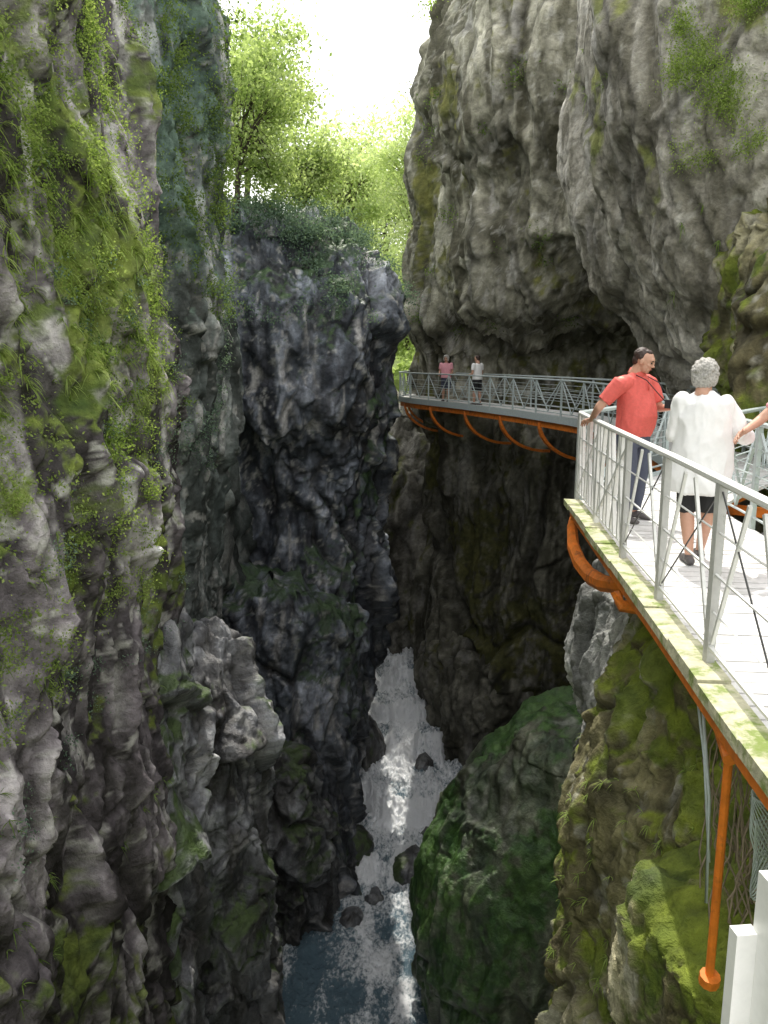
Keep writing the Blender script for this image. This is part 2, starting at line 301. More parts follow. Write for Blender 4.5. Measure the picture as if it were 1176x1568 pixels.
rock('mossy_rock',[(-17,1.7,8,4,9.4),(-4.4,1.75,7,4,9),(-3.6,1.85,7,4.1,8.8),(-2.7,1.9,7,4.2,8.6),(-1.7,2.05,7,4.3,8.4),(-.95,2.4,7,4.6,8.0)],M_moss,n=2.7,res=.026,seed=136,big=.22,blk=(1.1,.4,.15),amp=(.2,.1,.035),vst=1.8,caph=.3,rough=.06,terr=.1,flute=.12)
rock('mossy_rock',[(-9,1.6,4,3.1,5.6),(-4,1.55,4,3.1,5.4),(-2.4,1.5,4,3.15,5.2),(-1.75,1.55,3.8,3.25,5.0)],M_moss,n=2.7,res=.02,seed=147,big=.1,blk=(.8,.3,.12),amp=(.1,.06,.03),vst=1.5,caph=.3,rough=.03,terr=.06,flute=.05)
rock('rock_wall',[(-16,-5,7,35.6,48),(-6,-5,7,37,50),(-3,-5,7,39,50),(-1.4,-4,7,41,50)],M_slab,n=4,res=.11,seed=158,big=1.2,blk=(1.6,.8,.3),amp=(.7,.25,.1),vst=4)
print('rocks',time.time()-T0,NV)

# terrain
def terrain():
    a=np.concatenate([-np.geomspace(400,31,30),np.linspace(-30,30,61),np.geomspace(31,400,30)])
    b=np.concatenate([-np.geomspace(300,21,20),np.linspace(-20,120,141),np.geomspace(122,500,25)])
    X,Y=np.meshgrid(a,b);p=np.stack([X.ravel(),Y.ravel(),0*X.ravel()],-1)
    x,y=p[:,0],p[:,1];side=sst(np.abs(x-1),9,15);back=sst(y,44,52)
    h=-18+side*25
    hill=-4+np.clip(y-48,0,60)*.3+np.clip(np.abs(x-.5)-1.5,0,20)*.35
    z=h*(1-back)+np.maximum(hill,h*side)*back+fbm(p*.08,5,4)*1.5*np.maximum(side,back)
    p[:,2]=z;o=np.zeros(len(p),np.float32)
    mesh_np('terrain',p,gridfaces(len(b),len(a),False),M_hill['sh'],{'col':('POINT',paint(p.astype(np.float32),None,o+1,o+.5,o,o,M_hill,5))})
terrain()

# ------------------------------------------------------------------ stream
def stream():
    ys=np.linspace(11,42,900);xs=np.linspace(-4.5,4.5,300)
    X,Y=np.meshgrid(xs,ys);p=np.stack([X.ravel(),Y.ravel(),0*X.ravel()],-1).astype(np.float32)
    x,y=p[:,0],p[:,1]
    yw=y+fbm(p*np.array([1.1,.3,1]),13,3)*1.3
    base=np.interp(yw,[11,22,23.6,24.3,26.2,27.0,28.6,29.4,30.6,31.4,33.0,33.6,36,42],[-15,-15,-14.95,-14.4,-14.4,-13.75,-13.75,-13.1,-13.1,-12.5,-12.5,-12.0,-11.9,-11.8])
    amp=np.interp(y,[11,17,22,24,27,42],[.05,.10,.16,.3,.42,.42])
    n=fbm(p*np.array([1.5,.9,1]),3,5,.6,ridge=True);n2=fbm(p*np.array([5,4,1]),8,4,.6);n3=fbm(p*np.array([1.8,.7,1]),77,4,.6)
    p[:,2]=base+amp*n*.9+amp*.5*n2
    band=np.exp(-((x-np.interp(y,[11,17,22,26],[.2,.0,-.1,.6]))/np.interp(y,[11,17,22,26],[1.0,1.2,1.4,3]))**2)
    slope=np.abs(np.gradient(base.reshape(X.shape),axis=0)).ravel();slope=np.clip(slope/.02,0,1)
    foam=np.interp(y,[11,15,20,23,25,30,42],[.38,.40,.42,.46,.48,.5,.6])*(.15+.85*band)+.25*n+.42*n3+.32*slope
    m,nt,out=newmat('water');q=N(nt);co=q.n('TexCoord').outputs['Object'];f=q.n('Attribute',attribute_name='foam').outputs['Fac']
    nz=q.noise(q.map(co,(1.6,1.0,1)),6.5,6,.72)
    ff=q.math('ADD',f,q.math('MULTIPLY',q.math('SUBTRACT',nz,.5),1.8));mk=q.rng(ff,.12,.75)
    c=q.mix(mk,(.10,.16,.20),(.90,.92,.95))
    p2=q.n('BsdfPrincipled');q.l(c,p2.inputs['Base Color']);q.l(q.rng(mk,0,1,.15,.6),p2.inputs['Roughness'])
    b=q.n('Bump');b.inputs['Strength'].default_value=1;b.inputs['Distance'].default_value=.12;q.l(nz,b.inputs['Height']);q.l(b.outputs[0],p2.inputs['Normal'])
    q.l(p2.outputs[0],out.inputs[0])
    mesh_np('stream',p,gridfaces(len(ys),len(xs),False),m,{'foam':('POINT',foam)})
stream()
for (c,r,sd) in [((.95,23.9,-14.7),(.7,.6,.5),1),((-.95,21.7,-14.9),(.35,.4,.25),2),((-.9,24.4,-14.3),(.6,.6,.6),3),((.1,27.4,-14.0),(.35,.4,.3),4),((2.6,26.4,-14.6),(.9,.8,.8),5),((-.8,29.5,-13.4),(.9,1.2,1.3),6),((-.3,22.6,-15),(.3,.3,.25),7),((1.5,28.6,-13.6),(.3,.4,.3),8),((1.6,25.2,-14.5),(.45,.4,.4),9)]:
    rock('stream_rock',[(c[2]-1,c[0]-r[0],c[0]+r[0],c[1]-r[1],c[1]+r[1]),(c[2],c[0]-r[0]*.9,c[0]+r[0]*.9,c[1]-r[1],c[1]+r[1])],M_low,n=2.2,res=.05,seed=200+sd,big=.12,blk=(.6,.3,.1),amp=(.14,.06,.02),caph=r[2],rough=.02,terr=.05,flute=.02)

# ------------------------------------------------------------------ foliage
def leafmesh(name,C,size,mat,parent=None,droop=0,rnd=None,seed=0):
    r=np.random.default_rng(seed);n=len(C);size=size*(.6+.8*r.random(n))
    a=r.normal(size=(n,3));a[:,2]-=droop;a/=np.linalg.norm(a,axis=1,keepdims=True)
    b=r.normal(size=(n,3));b=np.cross(a,b);b/=np.linalg.norm(b,axis=1,keepdims=True)
    c=np.cross(a,b);s=size[:,None]
    V=np.stack([C-a*s*.5,C+b*s*.28+c*s*.08,C+a*s*.55,C-b*s*.28+c*s*.08],1).reshape(-1,3)
    F=np.arange(n*4).reshape(-1,4)
    if rnd is None:rnd=r.random(n)
    return mesh_np(name,V,F,mat,{'rnd':('FACE',np.clip(rnd,0,1))},smooth=False,parent=parent)
M_leafB=leaf_mat('leaf_bright',(.16,.24,.05),(.42,.51,.19),.5)
M_leafS=leaf_mat('leaf_sunlit',(.20,.28,.09),(.50,.58,.30),.5)
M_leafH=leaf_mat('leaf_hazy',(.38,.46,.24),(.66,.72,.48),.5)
M_leafM=leaf_mat('leaf_mid',(.07,.12,.03),(.26,.35,.11),.45)
M_leafT=leaf_mat('leaf_teal',(.08,.13,.10),(.28,.38,.28),.3)
M_bark=plain('bark',(.07,.055,.04),.9,.4,12,.8)
def tree(name,base,h,ctr,rad,nc,per,ls,mat,seed,cr=.55,droop=.2):
    r=np.random.default_rng(seed);e=empty(name);b=B();base=Vector(base);ctr=Vector(ctr)
    tp=[base.lerp(ctr,t)+Vector((math.sin(t*4+seed)*.15,math.cos(t*3)*.15,math.sin(t*3.1)*h*.08)) for t in np.linspace(0,1.15,9)]
    b.tube(tp,[.03*h**.8*(1-.8*i/8)+.01 for i in range(9)],8)
    L=[];R=[]
    for k in range(nc):
        d=r.normal(size=3);d/=np.linalg.norm(d);c=np.array(ctr)+d*np.array(rad)*(.35+.65*r.random()**.6)
        st=tp[int(r.integers(3,9))];mid=st.lerp(Vector(c),.5)+Vector((0,0,.12*(Vector(c)-st).length))
        b.tube([st,mid,Vector(c)],[.035,.02,.008],5)
        for u in range(3):
            b.tube([mid,Vector(c)+Vector(r.normal(size=3)*cr*.8)],[.012,.005],4)
        m=int(per*(.4+1.2*r.random()));q=r.normal(size=(m,3))*np.array([cr,cr,cr*.6])*(.6+.7*r.random())
        L.append(c+q);R.append(np.clip(.25+.5*r.random()+.25*r.normal(size=m)+q[:,2]/cr*.15,0,1))
    b.obj('trunk_and_limbs',[M_bark],e,True)
    leafmesh('leaves',np.concatenate(L),ls,mat,e,droop,np.concatenate(R),seed)
tree('tree',(-5,27,5.2),5,(-4.2,27.5,8.9),(1.5,1.6,2.4),40,210,.14,M_leafS,1,.45)
tree('tree',(-2.6,30.5,5.6),4,(-2.9,31,8.0),(1.5,1.4,1.4),28,210,.14,M_leafS,2,.42)
tree('tree',(-6,36,5),8,(-5.0,37,13),(1.9,2.2,3.2),40,200,.18,M_leafS,3,.6)
tree('tree',(3.,47,-1),14,(2.0,46,10.5),(2.4,2.,4.6),56,220,.2,M_leafH,4,.7)
tree('tree',(-2.5,50,-1),14,(-2.2,50,11.5),(2.7,2.5,4.2),64,240,.22,M_leafH,5,.7)
tree('tree',(4.2,28,14.5),2,(2.4,27,15.0),(1.9,1.5,.9),30,170,.14,M_leafS,6,.4)
tree('tree',(1.5,55,2),8,(.6,55,4.5),(3.4,2.5,3.6),54,240,.24,M_leafH,7,.8)
tree('tree',(-4.2,19,8),3,(-4.1,19.5,9.5),(.6,1.2,1.4),20,170,.11,M_leafM,8,.36)
tree('tree',(.4,60,2),12,(.0,60,10),(3.4,2.5,4.),54,240,.26,M_leafH,9,.9)
r=np.random.default_rng(5)
n=40000;C=np.stack([r.uniform(-10,12,n),r.uniform(50,95,n),np.zeros(n)],-1);C[:,2]=-4+(C[:,1]-48)*.3+np.clip(np.abs(C[:,0]-.5)-1.5,0,20)*.35+fbm(C*.4,3,3)*2.4+r.normal(size=n)*.5
leafmesh('foliage',C,.5,M_leafS,None,.1,.5+.35*fbm(C*.9,8,3)+.15*r.normal(size=n),6)

def select(name,cond,k,seed,nz=.0,clump=.1,fs=.8):
    p,nn,d=ROCKS[name];r=np.random.default_rng(seed)
    m=cond(p[:,0],p[:,1],p[:,2])
    idx=np.nonzero(m)[0]
    if len(idx)==0:return np.zeros((0,3)),np.zeros((0,3))
    w=fbm(p[idx]*fs,seed+300,3);idx=idx[w>clump]
    if len(idx)==0:return np.zeros((0,3)),np.zeros((0,3))
    idx=r.choice(idx,min(k,len(idx)),replace=False);return p[idx],nn[idx]
def ferns(name,P,Nn,mat,seed,ln=.35,blades=9,w=.02):
    r=np.random.default_rng(seed);V=[];F=[];R=[]
    for p,nn in zip(P,Nn):
        tone=r.random()
        for k in range(blades):
            d=nn*.7+r.normal(size=3)*.6;d[2]+=.35;d/=np.linalg.norm(d);s=np.cross(d,[0,0,1])+1e-4;s/=np.linalg.norm(s);L=ln*(.5+r.random())
            o=len(V);g=r.uniform(.4,1.1)
            for j in range(5):
                t=j/4;c=p+d*L*t+np.array([0,0,-g*L*t*t]);ww=w*(math.sin(math.pi*min(1,t*.85+.15))+.08);V.append(c-s*ww);V.append(c+s*ww)
            for j in range(4):F.append((o+2*j,o+2*j+1,o+2*j+3,o+2*j+2));R.append(min(1,max(0,tone*.6+.4*r.random())))
    if F:mesh_np(name,np.array(V),np.array(F),mat,{'rnd':('FACE',R)},smooth=False)
def bushes(name,P,Nn,mat,seed,rad=.18,per=60,ls=.06):
    r=np.random.default_rng(seed);L=[];R=[]
    for p,nn in zip(P,Nn):
        m=int(per*(.4+r.random()*1.2));q=r.normal(size=(m,3))*rad*np.array([1,1,.7])*(.6+.8*r.random());L.append(p+nn*rad*.7+q);R.append(np.clip(.2+.5*r.random()+.2*r.normal(size=m),0,1))
    if L:leafmesh(name,np.concatenate(L),ls,mat,None,.3,np.concatenate(R),seed)
P,Q=select('left_cliff',lambda x,y,z:(y>5)&(y<12.5)&(x>-5.5)&(z>1.0)&(z<7),900,1,clump=.03);ferns('fern',P,Q,M_leafB,1,.17,9,.007)
P,Q=select('left_cliff',lambda x,y,z:(y>5)&(y<12.5)&(x>-5.5)&(z>-1.8)&(z<7),600,2,clump=.06);bushes('ivy',P,Q,M_leafB,2,.10,60,.035)
P,Q=select('left_cliff',lambda x,y,z:(y>5)&(y<14)&(x>-5.5)&(z>.5)&(z<7),300,21,clump=.06);bushes('ivy',P,Q,M_leafM,21,.09,60,.035)
P,Q=select('left_cliff',lambda x,y,z:(y>5)&(y<14)&(x>-5.5)&(z>-3)&(z<6),160,22,clump=.12);bushes('ivy',P,Q,M_leafT,22,.08,50,.03)
P,Q=select('left_cliff',lambda x,y,z:(y>5)&(y<13)&(x>-5.5)&(z>-5)&(z<.5),200,3,clump=.15);ferns('fern',P,Q,M_leafM,3,.10,7,.005)
P,Q=select('rock_pillar',lambda x,y,z:(y<19)&(x>-5.4)&(z>-1)&(z<9),150,4,clump=.12);bushes('ivy',P,Q,M_leafT,4,.12,50,.045)
P,Q=select('rock_pillar',lambda x,y,z:(y<22)&(x>-4.4)&(z>2.5)&(z<9.5),220,5,clump=-.05);bushes('ivy',P,Q,M_leafM,5,.15,60,.055)
P,Q=select('cliff_buttress',lambda x,y,z:(y<30)&(x>-5)&(z>2.6),230,6,clump=.05);bushes('shrub',P,Q,M_leafT,6,.2,70,.08)
P,Q=select('cliff_buttress',lambda x,y,z:(x>-5)&(z>5.3),110,7,clump=-.5);bushes('shrub',P,Q,M_leafT,7,.24,80,.09)
P,Q=select('right_cliff.001',lambda x,y,z:(y<14.5)&(x>4.6)&(z>4.6)&(x<7.5)&(z<8),520,8,clump=.0);bushes('shrub',P,Q,M_leafB,8,.12,60,.035)
P,Q=select('right_cliff.001',lambda x,y,z:(y<18)&(x>3.6)&(z>2.6)&(x<8),60,9,clump=.1);ferns('fern',P,Q,M_leafM,9,.14,8,.007)
P,Q=select('right_cliff',lambda x,y,z:(y<34)&(x<9)&(z>13.2),170,10,clump=-.4);bushes('shrub',P,Q,M_leafB,10,.26,70,.11)
P,Q=select('right_cliff',lambda x,y,z:(y<36)&(x<9)&(z>2.5)&(z<12),60,13,clump=.2);bushes('shrub',P,Q,M_leafM,13,.18,50,.07)
P,Q=select('mossy_rock.001',lambda x,y,z:(z>-4)&(z<-.5)&(y<8)&(x<5),240,12,clump=-.1);ferns('fern',P,Q,M_leafB,12,.08,7,.0035)
b=B()
for k in range(90):
    x=r.uniform(1.95,2.7);y=r.uniform(3.9,4.7);z=r.uniform(-.9,-.4);pts=[];ph=r.uniform(0,6)
    for j in range(8):
        pts.append((x-.03*j*r.random()+.05*math.sin(j*.8+ph),y-.05*j+r.normal()*.015,z-j*.13))
    b.tube(pts,[.006]*7+[.003],4)
b.obj('hanging_roots',[plain('dry_root',(.26,.21,.15),.9,.3,20,.3)],None,True)

# ------------------------------------------------------------------ walkway
M_white=plain('painted_rail',(.76,.76,.74),.4,.06,30,.05,col2=(.52,.52,.48),thr=(.6,.72),sc2=8)
M_grey=plain('galvanised_rail',(.46,.52,.52),.45,.1,20,.05)
M_deck=plain('deck_board',(.68,.67,.66),.7,.16,9,.3,col2=(.50,.49,.46),thr=(.52,.68),sc2=3)
M_kerb=plain('mossy_timber',(.50,.48,.34),.85,.3,14,.5,col2=(.19,.25,.06),thr=(.46,.62),sc2=4,dist=.02)
M_rust=plain('orange_steel',(.78,.21,.025),.5,.25,10,.3,col2=(.36,.10,.03),thr=(.52,.68),sc2=5)
M_dark=plain('cable',(.06,.06,.06),.5,.1)
OUT=np.array([(-.35,-2),(-.25,-.3),(.0,.2),(.48,.6),(.62,.93),(1.5,1.9),(1.6,2.5),(1.66,3.24),(1.83,4.9),(2.0,6.8),(2.22,9.1),(3.0,10.2),(4.0,11.4),(4.6,13.3),(4.95,16),(5.05,18.5),(4.9,21),(4.0,24.2),(2.6,28),(1.1,31.2),(.62,33.0),(1.2,36)],float)
sg=np.concatenate([[0],np.cumsum(np.hypot(*np.diff(OUT,axis=0).T))]);TOT=sg[-1]
def pout(s):return np.array([np.interp(s,sg,OUT[:,0]),np.interp(s,sg,OUT[:,1])])
def nrm(s,w=.5):
    a=pout(max(0,s-w));c=pout(min(TOT,s+w));t=(c-a)/np.linalg.norm(c-a);return np.array([t[1],-t[0]])
def pin(s,W=1.4):return pout(s)+nrm(s,.9)*W
wk=empty('walkway')
def sof(y0):
    ss=np.linspace(0,TOT,4000);yy=np.interp(ss,sg,OUT[:,1]);return ss[np.argmin(abs(yy-y0))]
s_start=sof(1.95)
b=B();st=.145
for k in range(int(s_start/st)-3,int(TOT/st)):
    s0=k*st+.006;s1=s0+st-.018;jz=float(rng.normal()*.002)
    o0=pout(s0)-nrm(s0)*.02;o1=pout(s1)-nrm(s1)*.02;i0=pin(s0);i1=pin(s1)
    zt=0+jz;zb=-.04
    V=[(*o0,zt),(*i0,zt),(*i1,zt),(*o1,zt),(*o0,zb),(*i0,zb),(*i1,zb),(*o1,zb)]
    b.add(V,[(0,1,2,3)[::-1],(4,5,6,7),(0,1,5,4),(1,2,6,5),(2,3,7,6),(3,0,4,7)])
b.add([(-1.2,-2,-.006),(3.2,-2,-.006),(3.2,1.7,-.006),(1.35,1.7,-.006),(.62,.85,-.006),(.0,.2,-.006),(-.3,-.3,-.006)],[(0,1,2,3,4,5,6)])
b.obj('deck',[M_deck],wk)
def strip(off0,off1,z0,z1,s0,s1,mat,name,step=.25):
    b=B();S=np.arange(s0,s1,step);V=[]
    for s in S:
        n=nrm(s,.3);p=pout(s);a=p+n*off0;c=p+n*off1;V+=[(*a,z0),(*c,z0),(*c,z1),(*a,z1)]
    F=[]
    for i in range(len(S)-1):
        for k in range(4):F.append((i*4+k,i*4+(k+1)%4,i*4+4+(k+1)%4,i*4+4+k))
    F+=[(0,1,2,3),tuple((len(S)-1)*4+k for k in (3,2,1,0))]
    b.add(V,F);b.obj(name,[mat],wk)
s9=sof(9.1)
b=B()
s=s_start
while s<s9-.05:
    L=min(.62,s9-s);a=pout(s+.006);c=pout(s+L-.006);n=nrm(s+L/2)
    j=float(rng.normal()*.006);w0=-.17+float(rng.normal()*.006);w1=0;z0,z1=-.055,.012+j
    V=[(*(a+n*w0),z0),(*(a+n*w1),z0),(*(a+n*w1),z1),(*(a+n*w0),z1),(*(c+n*w0),z0),(*(c+n*w1),z0),(*(c+n*w1),z1),(*(c+n*w0),z1)]
    b.add(V,[(0,1,2,3),(7,6,5,4),(0,4,5,1),(1,5,6,2),(2,6,7,3),(3,7,4,0)])
    s+=L
b.obj('kerb_timber',[M_kerb],wk)
strip(-.13,-.03,-.15,-.06,s_start,s9,M_rust,'edge_beam')
strip(-.06,.02,-.16,.035,s9,TOT-.2,M_grey,'edge_channel')
strip(.02,.12,-.34,-.165,s9+1,TOT-.2,M_rust,'edge_beam_far')
strip(1.1,1.2,-.2,-.045,s_start,TOT-.2,M_rust,'inner_beam')
b=B()
s=s9+2.2
while s<TOT-1:
    n=nrm(s);p=pout(s);pts=[]
    for t in np.linspace(0,1,10):
        a=t*math.pi/2;pts.append((*(p+n*(0.02+1.8*(1-math.cos(a)))),-.22-1.15*math.sin(a)))
    b.tube(pts,.10,4,fl=.6)
    q=p+n*.05
    b.bar((*q,-.3),(*(q+n*1.9),-.3),.09,.12)
    s+=2.5
pts=[(2.20,9.15,-.12),(2.12,9.0,-.30),(2.08,8.75,-.45),(2.08,8.4,-.56),(2.09,8.0,-.59),(2.11,7.6,-.55),(2.15,7.2,-.46),(2.28,6.9,-.36),(2.6,6.7,-.3)]
b.tube(pts,[.05,.06,.066,.07,.07,.066,.06,.055,.05],8,fl=1.3)
b.tube([(1.83,6.2,-.22),(1.86,6.15,-.32),(2.3,6.1,-.38),(3,6.1,-.3)],.05,8)
b.tube([(1.62,3.55,-.15),(1.62,3.56,-1.45)],.021,10)
b.tube([(1.62,3.55,-.18),(1.8,3.9,-.22),(2.4,4.2,-.3)],.03,8)
b.tube([(1.62,3.55,-1.42),(1.62,3.56,-1.47)],.05,10)
b.tube([(1.6,3.5,-.24),(2.0,5.0,-.24),(2.1,6.2,-.25)],.03,6)
b.obj('support_brackets',[M_rust],wk,False)
b=B()
b.tube([(1.75,4.2,-.3),(1.72,3.95,-.7),(1.68,3.8,-1.2)],.009,6);b.tube([(1.85,4.6,-.25),(1.74,4.1,-.55),(1.7,3.85,-1.0)],.008,6)
for k in range(26):
    a=k*.29;b.tube([(1.86+.16*math.cos(t+a)*(1-.01*k),3.5+.06*math.sin(t*1.3+a),-.55-.007*k+.2*math.sin(t+a*.3)) for t in np.linspace(0,5.9,22)],.004,4)
b.obj('wire_mesh_coil',[M_grey],wk,True)
def rail(fn,s0,s1,mat,name,sp,kind,off=-.04,seed=0):
    r=np.random.default_rng(seed);b=B();n=max(1,round((s1-s0)/sp));S=np.linspace(s0,s1,n+1)
    P=[np.array(fn(s))+nrm(s)*off for s in S];H=.97
    for k,p in enumerate(P):
        b.bar((*p,-.12),(*p,H),.045,.045)
    for i in range(n):
        ss=np.linspace(S[i],S[i+1],5);L=[np.array(fn(s))+nrm(s)*off for s in ss]
        def lv(z):return [(*q,z) for q in L]
        b.tube(lv(H+.012),.025,8);b.tube(lv(.11),.014,6)
        a=P[i];c=P[i+1]
        at=lambda u,z:(*(a+(c-a)*u),z)
        if kind=='near':
            b.tube(lv(.5),.009,6);b.tube(lv(.3),.006,5);b.tube(lv(.72),.006,5)
            b.bar(at(.04,.14),at(.42,.93),.018,.024);b.bar(at(.96,.14),at(.6,.93),.018,.024)
            b.tube([at(.02,.12),at(.98,.93)] if i%2 else [at(.02,.93),at(.98,.12)],.005,5,m=1)
        elif kind=='lattice':
            b.tube(lv(.72),.012,6);b.tube(lv(.42),.012,6)
            for k in range(8):
                u=(k+.3)/8;du=r.uniform(-.22,.22);b.bar(at(min(.98,max(.02,u)),.11),at(min(.98,max(.02,u+du)),H),.024,.034)
            b.bar(at(.02,.9),at(.95,.12),.025,.03)
        else:
            for z in(.27,.43,.59,.75):b.tube(lv(z),.006,5)
            b.bar(at(.03,.9),at(.5,.12),.024,.024);b.bar(at(.5,.12),at(.97,.9),.024,.024)
            b.tube(lv(.5),.01,5)
    b.obj(name,[mat,M_dark],wk)
sA=sof(4.06);sB=sof(5.2);sC=sof(6.4)
rail(pout,s_start,sA,M_white,'railing_near',1.2,'near')
rail(pout,sA,sB,M_white,'railing_near_b',1.2,'near')
rail(pout,sB,sC,M_white,'railing_near_c',1.2,'near')
rail(pout,sC,s9,M_white,'railing_lattice',1.3,'lattice',seed=4)
rail(pout,s9,TOT-.3,M_grey,'railing_far',1.5,'far')
rail(pin,sof(2.5),TOT-.3,M_grey,'railing_inner',1.7,'far',off=0)
b=B();b.bar((.513,.93,-.006),(.513,.93,.945),.05,.05);b.bar((.473,.95,-.006),(.473,.95,.86),.02,.03);b.tube([(.517,.93,.955),(1.0,1.35,.97),(1.5,1.9,.98)],.025,8);b.obj('railing_platform',[M_white],wk)

# ------------------------------------------------------------------ people
M_skin=plain('skin',(.55,.31,.22),.5,.06,25,.05)
M_red=plain('red_shirt',(.68,.12,.10),.8,.1,40,.15)
M_coat=plain('white_jacket',(.84,.84,.84),.85,.03,30,.1)
M_black=plain('black_cloth',(.02,.02,.022),.85,.2,40,.1)
M_greyc=plain('slate_trousers',(.07,.08,.12),.85,.1,40,.1)
M_hairG=plain('grey_hair',(.50,.48,.45),.6,.4,70,.9,dist=.02)
M_hairD=plain('dark_hair',(.045,.025,.02),.5,.4,70,.6)
M_shoe=plain('shoe',(.10,.09,.09),.6,.1)
M_pink=plain('pink_top',(.78,.36,.42),.8,.08,30,.1)
M_eye=plain('eye',(.02,.02,.02),.2,0);M_lip=plain('lips',(.38,.13,.10),.5,.05)
def lerp3(a,c,t):return tuple(a[i]+(c[i]-a[i])*t for i in range(3))
def hand(b,wr,fw,side,curl=.5,s=1):
    f=Vector(fw).normalized();sd=Vector(side);sd=(sd-f*sd.dot(f)).normalized();pn=f.cross(sd).normalized();w=Vector(wr)
    for t in np.linspace(0,1,6):
        c=w+f*(.085*t*s)
        for u in(-1,-.33,.33,1):b.ell(c+sd*u*(.018+.012*t)*s,(.014*s,)*3,nu=8,nv=6)
    for k,(u,L) in enumerate(((1,.066),(.35,.076),(-.3,.070),(-.95,.054))):
        p=w+f*.085*s+sd*u*.031*s;d=f.copy();r=.0092*s
        for j,fr in enumerate((.45,.3,.25)):
            d=(d-pn*curl*(.45+.35*j)).normalized();q=p+d*L*fr*s*1.15
            b.tube([p,q],[r,r*.92],8);b.ell(q,(r*.95,)*3,nu=8,nv=6);p=q;r*=.92
    p=w+f*.03*s+sd*.03*s;q=p+(f*.6+sd*.7-pn*.2).normalized()*.036*s;b.tube([p,q],[.012*s,.0105*s],8);b.ell(q,(.0105*s,)*3,nu=8,nv=6)
    q2=q+(f*.95+sd*.15-pn*.4).normalized()*.03*s;b.tube([q,q2],[.0105*s,.009*s],8);b.ell(q2,(.009*s,)*3,nu=8,nv=6)
def head(parent,c,yaw,pitch,hair,hmat,s=1,fine=True):
    M=Matrix.Rotation(yaw,3,'Z')@Matrix.Rotation(-pitch,3,'X');c=Vector(c)
    T=lambda p:c+M@(Vector(p)*s)
    rot=M.to_euler();b=B()
    E=lambda p,r:b.ell(T(p),tuple(v*s for v in r),tuple(rot),nu=18,nv=12)
    E((0,-.012,.02),(.074,.094,.088));E((0,.022,-.045),(.056,.062,.062));E((0,.052,-.083),(.028,.026,.022));E((0,.062,.03),(.05,.028,.03))
    E((0,.092,-.022),(.015,.022,.013));E((0,.080,.002),(.010,.020,.024));E((.034,.062,-.022),(.022,.02,.02));E((-.034,.062,-.022),(.022,.02,.02))
    E((0,.073,-.056),(.024,.014,.012));E((.075,-.008,-.01),(.010,.019,.031));E((-.075,-.008,-.01),(.010,.019,.031))
    b.cap(T((0,-.025,-.05)),T((0,-.045,-.15)),.055*s,.06*s)
    b.blob('head',M_skin,parent,.006 if fine else .012,2)
    b=B();
    for u in(-1,1):b.ell(T((u*.031,.078,.004)),(.0105*s,.008*s,.0065*s),tuple(rot));b.tube([T((u*.015,.088,.022)),T((u*.032,.088,.028)),T((u*.048,.076,.022))],.0035*s,6)
    b.obj('eyes_and_brows',[M_eye],parent,True)
    b=B();b.ell(T((0,.0865,-.056)),(.022*s,.006*s,.006*s),tuple(rot));b.obj('mouth',[M_lip],parent,True)
    b=B();E2=lambda p,r:b.ell(T(p),tuple(v*s for v in r),tuple(rot),nu=18,nv=12)
    if hair=='short':
        E2((0,-.045,.042),(.078,.078,.074));E2((0,-.068,-.005),(.066,.046,.062));E2((0,.0,.088),(.052,.045,.024));E2((.066,-.035,.03),(.013,.026,.028));E2((-.066,-.035,.03),(.013,.026,.028))
        b.blob('hair',hmat,parent,.007,1,.006,55)
    else:
        E2((0,-.03,.045),(.094,.105,.088));E2((0,-.06,-.025),(.088,.068,.095));E2((.07,-.03,-.02),(.03,.05,.07));E2((-.07,-.03,-.02),(.03,.05,.07));E2((0,.035,.09),(.07,.05,.035))
        rr=np.random.default_rng(3)
        for k in range(70):
            d=rr.normal(size=3);d/=np.linalg.norm(d)
            if d[1]>.45 and d[2]<.5:continue
            p=(d[0]*.092,-.035+d[1]*.10,.02+d[2]*.105);E2(p,(.018,.018,.018))
        b.blob('hair',hmat,parent,.007,1,.006,60)
def leg(b,hip,knee,ank,r=(.085,.056,.036)):
    b.cap(hip,knee,r[0],r[1]);b.cap(knee,lerp3(knee,ank,.3),r[1],r[1]*1.02);b.cap(lerp3(knee,ank,.3),ank,r[1]*1.02,r[2])
def shoe(parent,ank,yaw,mat=None):
    b=B();M=Matrix.Rotation(yaw,3,'Z');a=Vector((ank[0],ank[1],0))
    for t,r,h in((-.05,.036,.035),(0,.04,.045),(.05,.042,.04),(.10,.044,.032),(.14,.04,.026),(.17,.03,.022)):
        b.ell(a+M@Vector((0,t,h)),(r,.045,h))
    b.blob('shoe',mat or M_shoe,parent,.01,2)

mn=empty('man',(2.44,8.0,0),math.radians(-142))
b=B()
hipL,hipR=(-.10,0,.86),(.10,0,.86);kL,kR=(-.11,.03,.47),(.12,.05,.47);aL,aR=(-.11,-.02,.08),(.13,.02,.08)
leg(b,hipL,kL,aL,(.09,.06,.04));leg(b,hipR,kR,aR,(.09,.06,.04))
shL,shR=(-.215,-.01,1.36),(.215,-.01,1.36)
elL=(-.27,.10,1.10);wrL=(-.13,.33,1.12)
elR=(.34,-.16,1.12);wrR=(.24,-.32,.99)
for s_,e_,w_ in((shL,elL,wrL),(shR,elR,wrR)):
    b.cap(s_,e_,.056,.043);b.cap(e_,w_,.043,.028)
b.loft([(0,0,.84,.16,.12),(0,.0,1.1,.15,.11),(0,0,1.3,.14,.10)]);b.cap((0,-.0,1.35),(0,.03,1.48),.065,.058)
b.blob('body',M_skin,mn,.012,3)
b=B();hand(b,wrR,(-.3,-.8,-.25),(1,0,.2),curl=.45);hand(b,wrL,(.5,.75,.2),(0,-.2,1),curl=.75)
b.obj('hands',[M_skin],mn,True)
b=B()
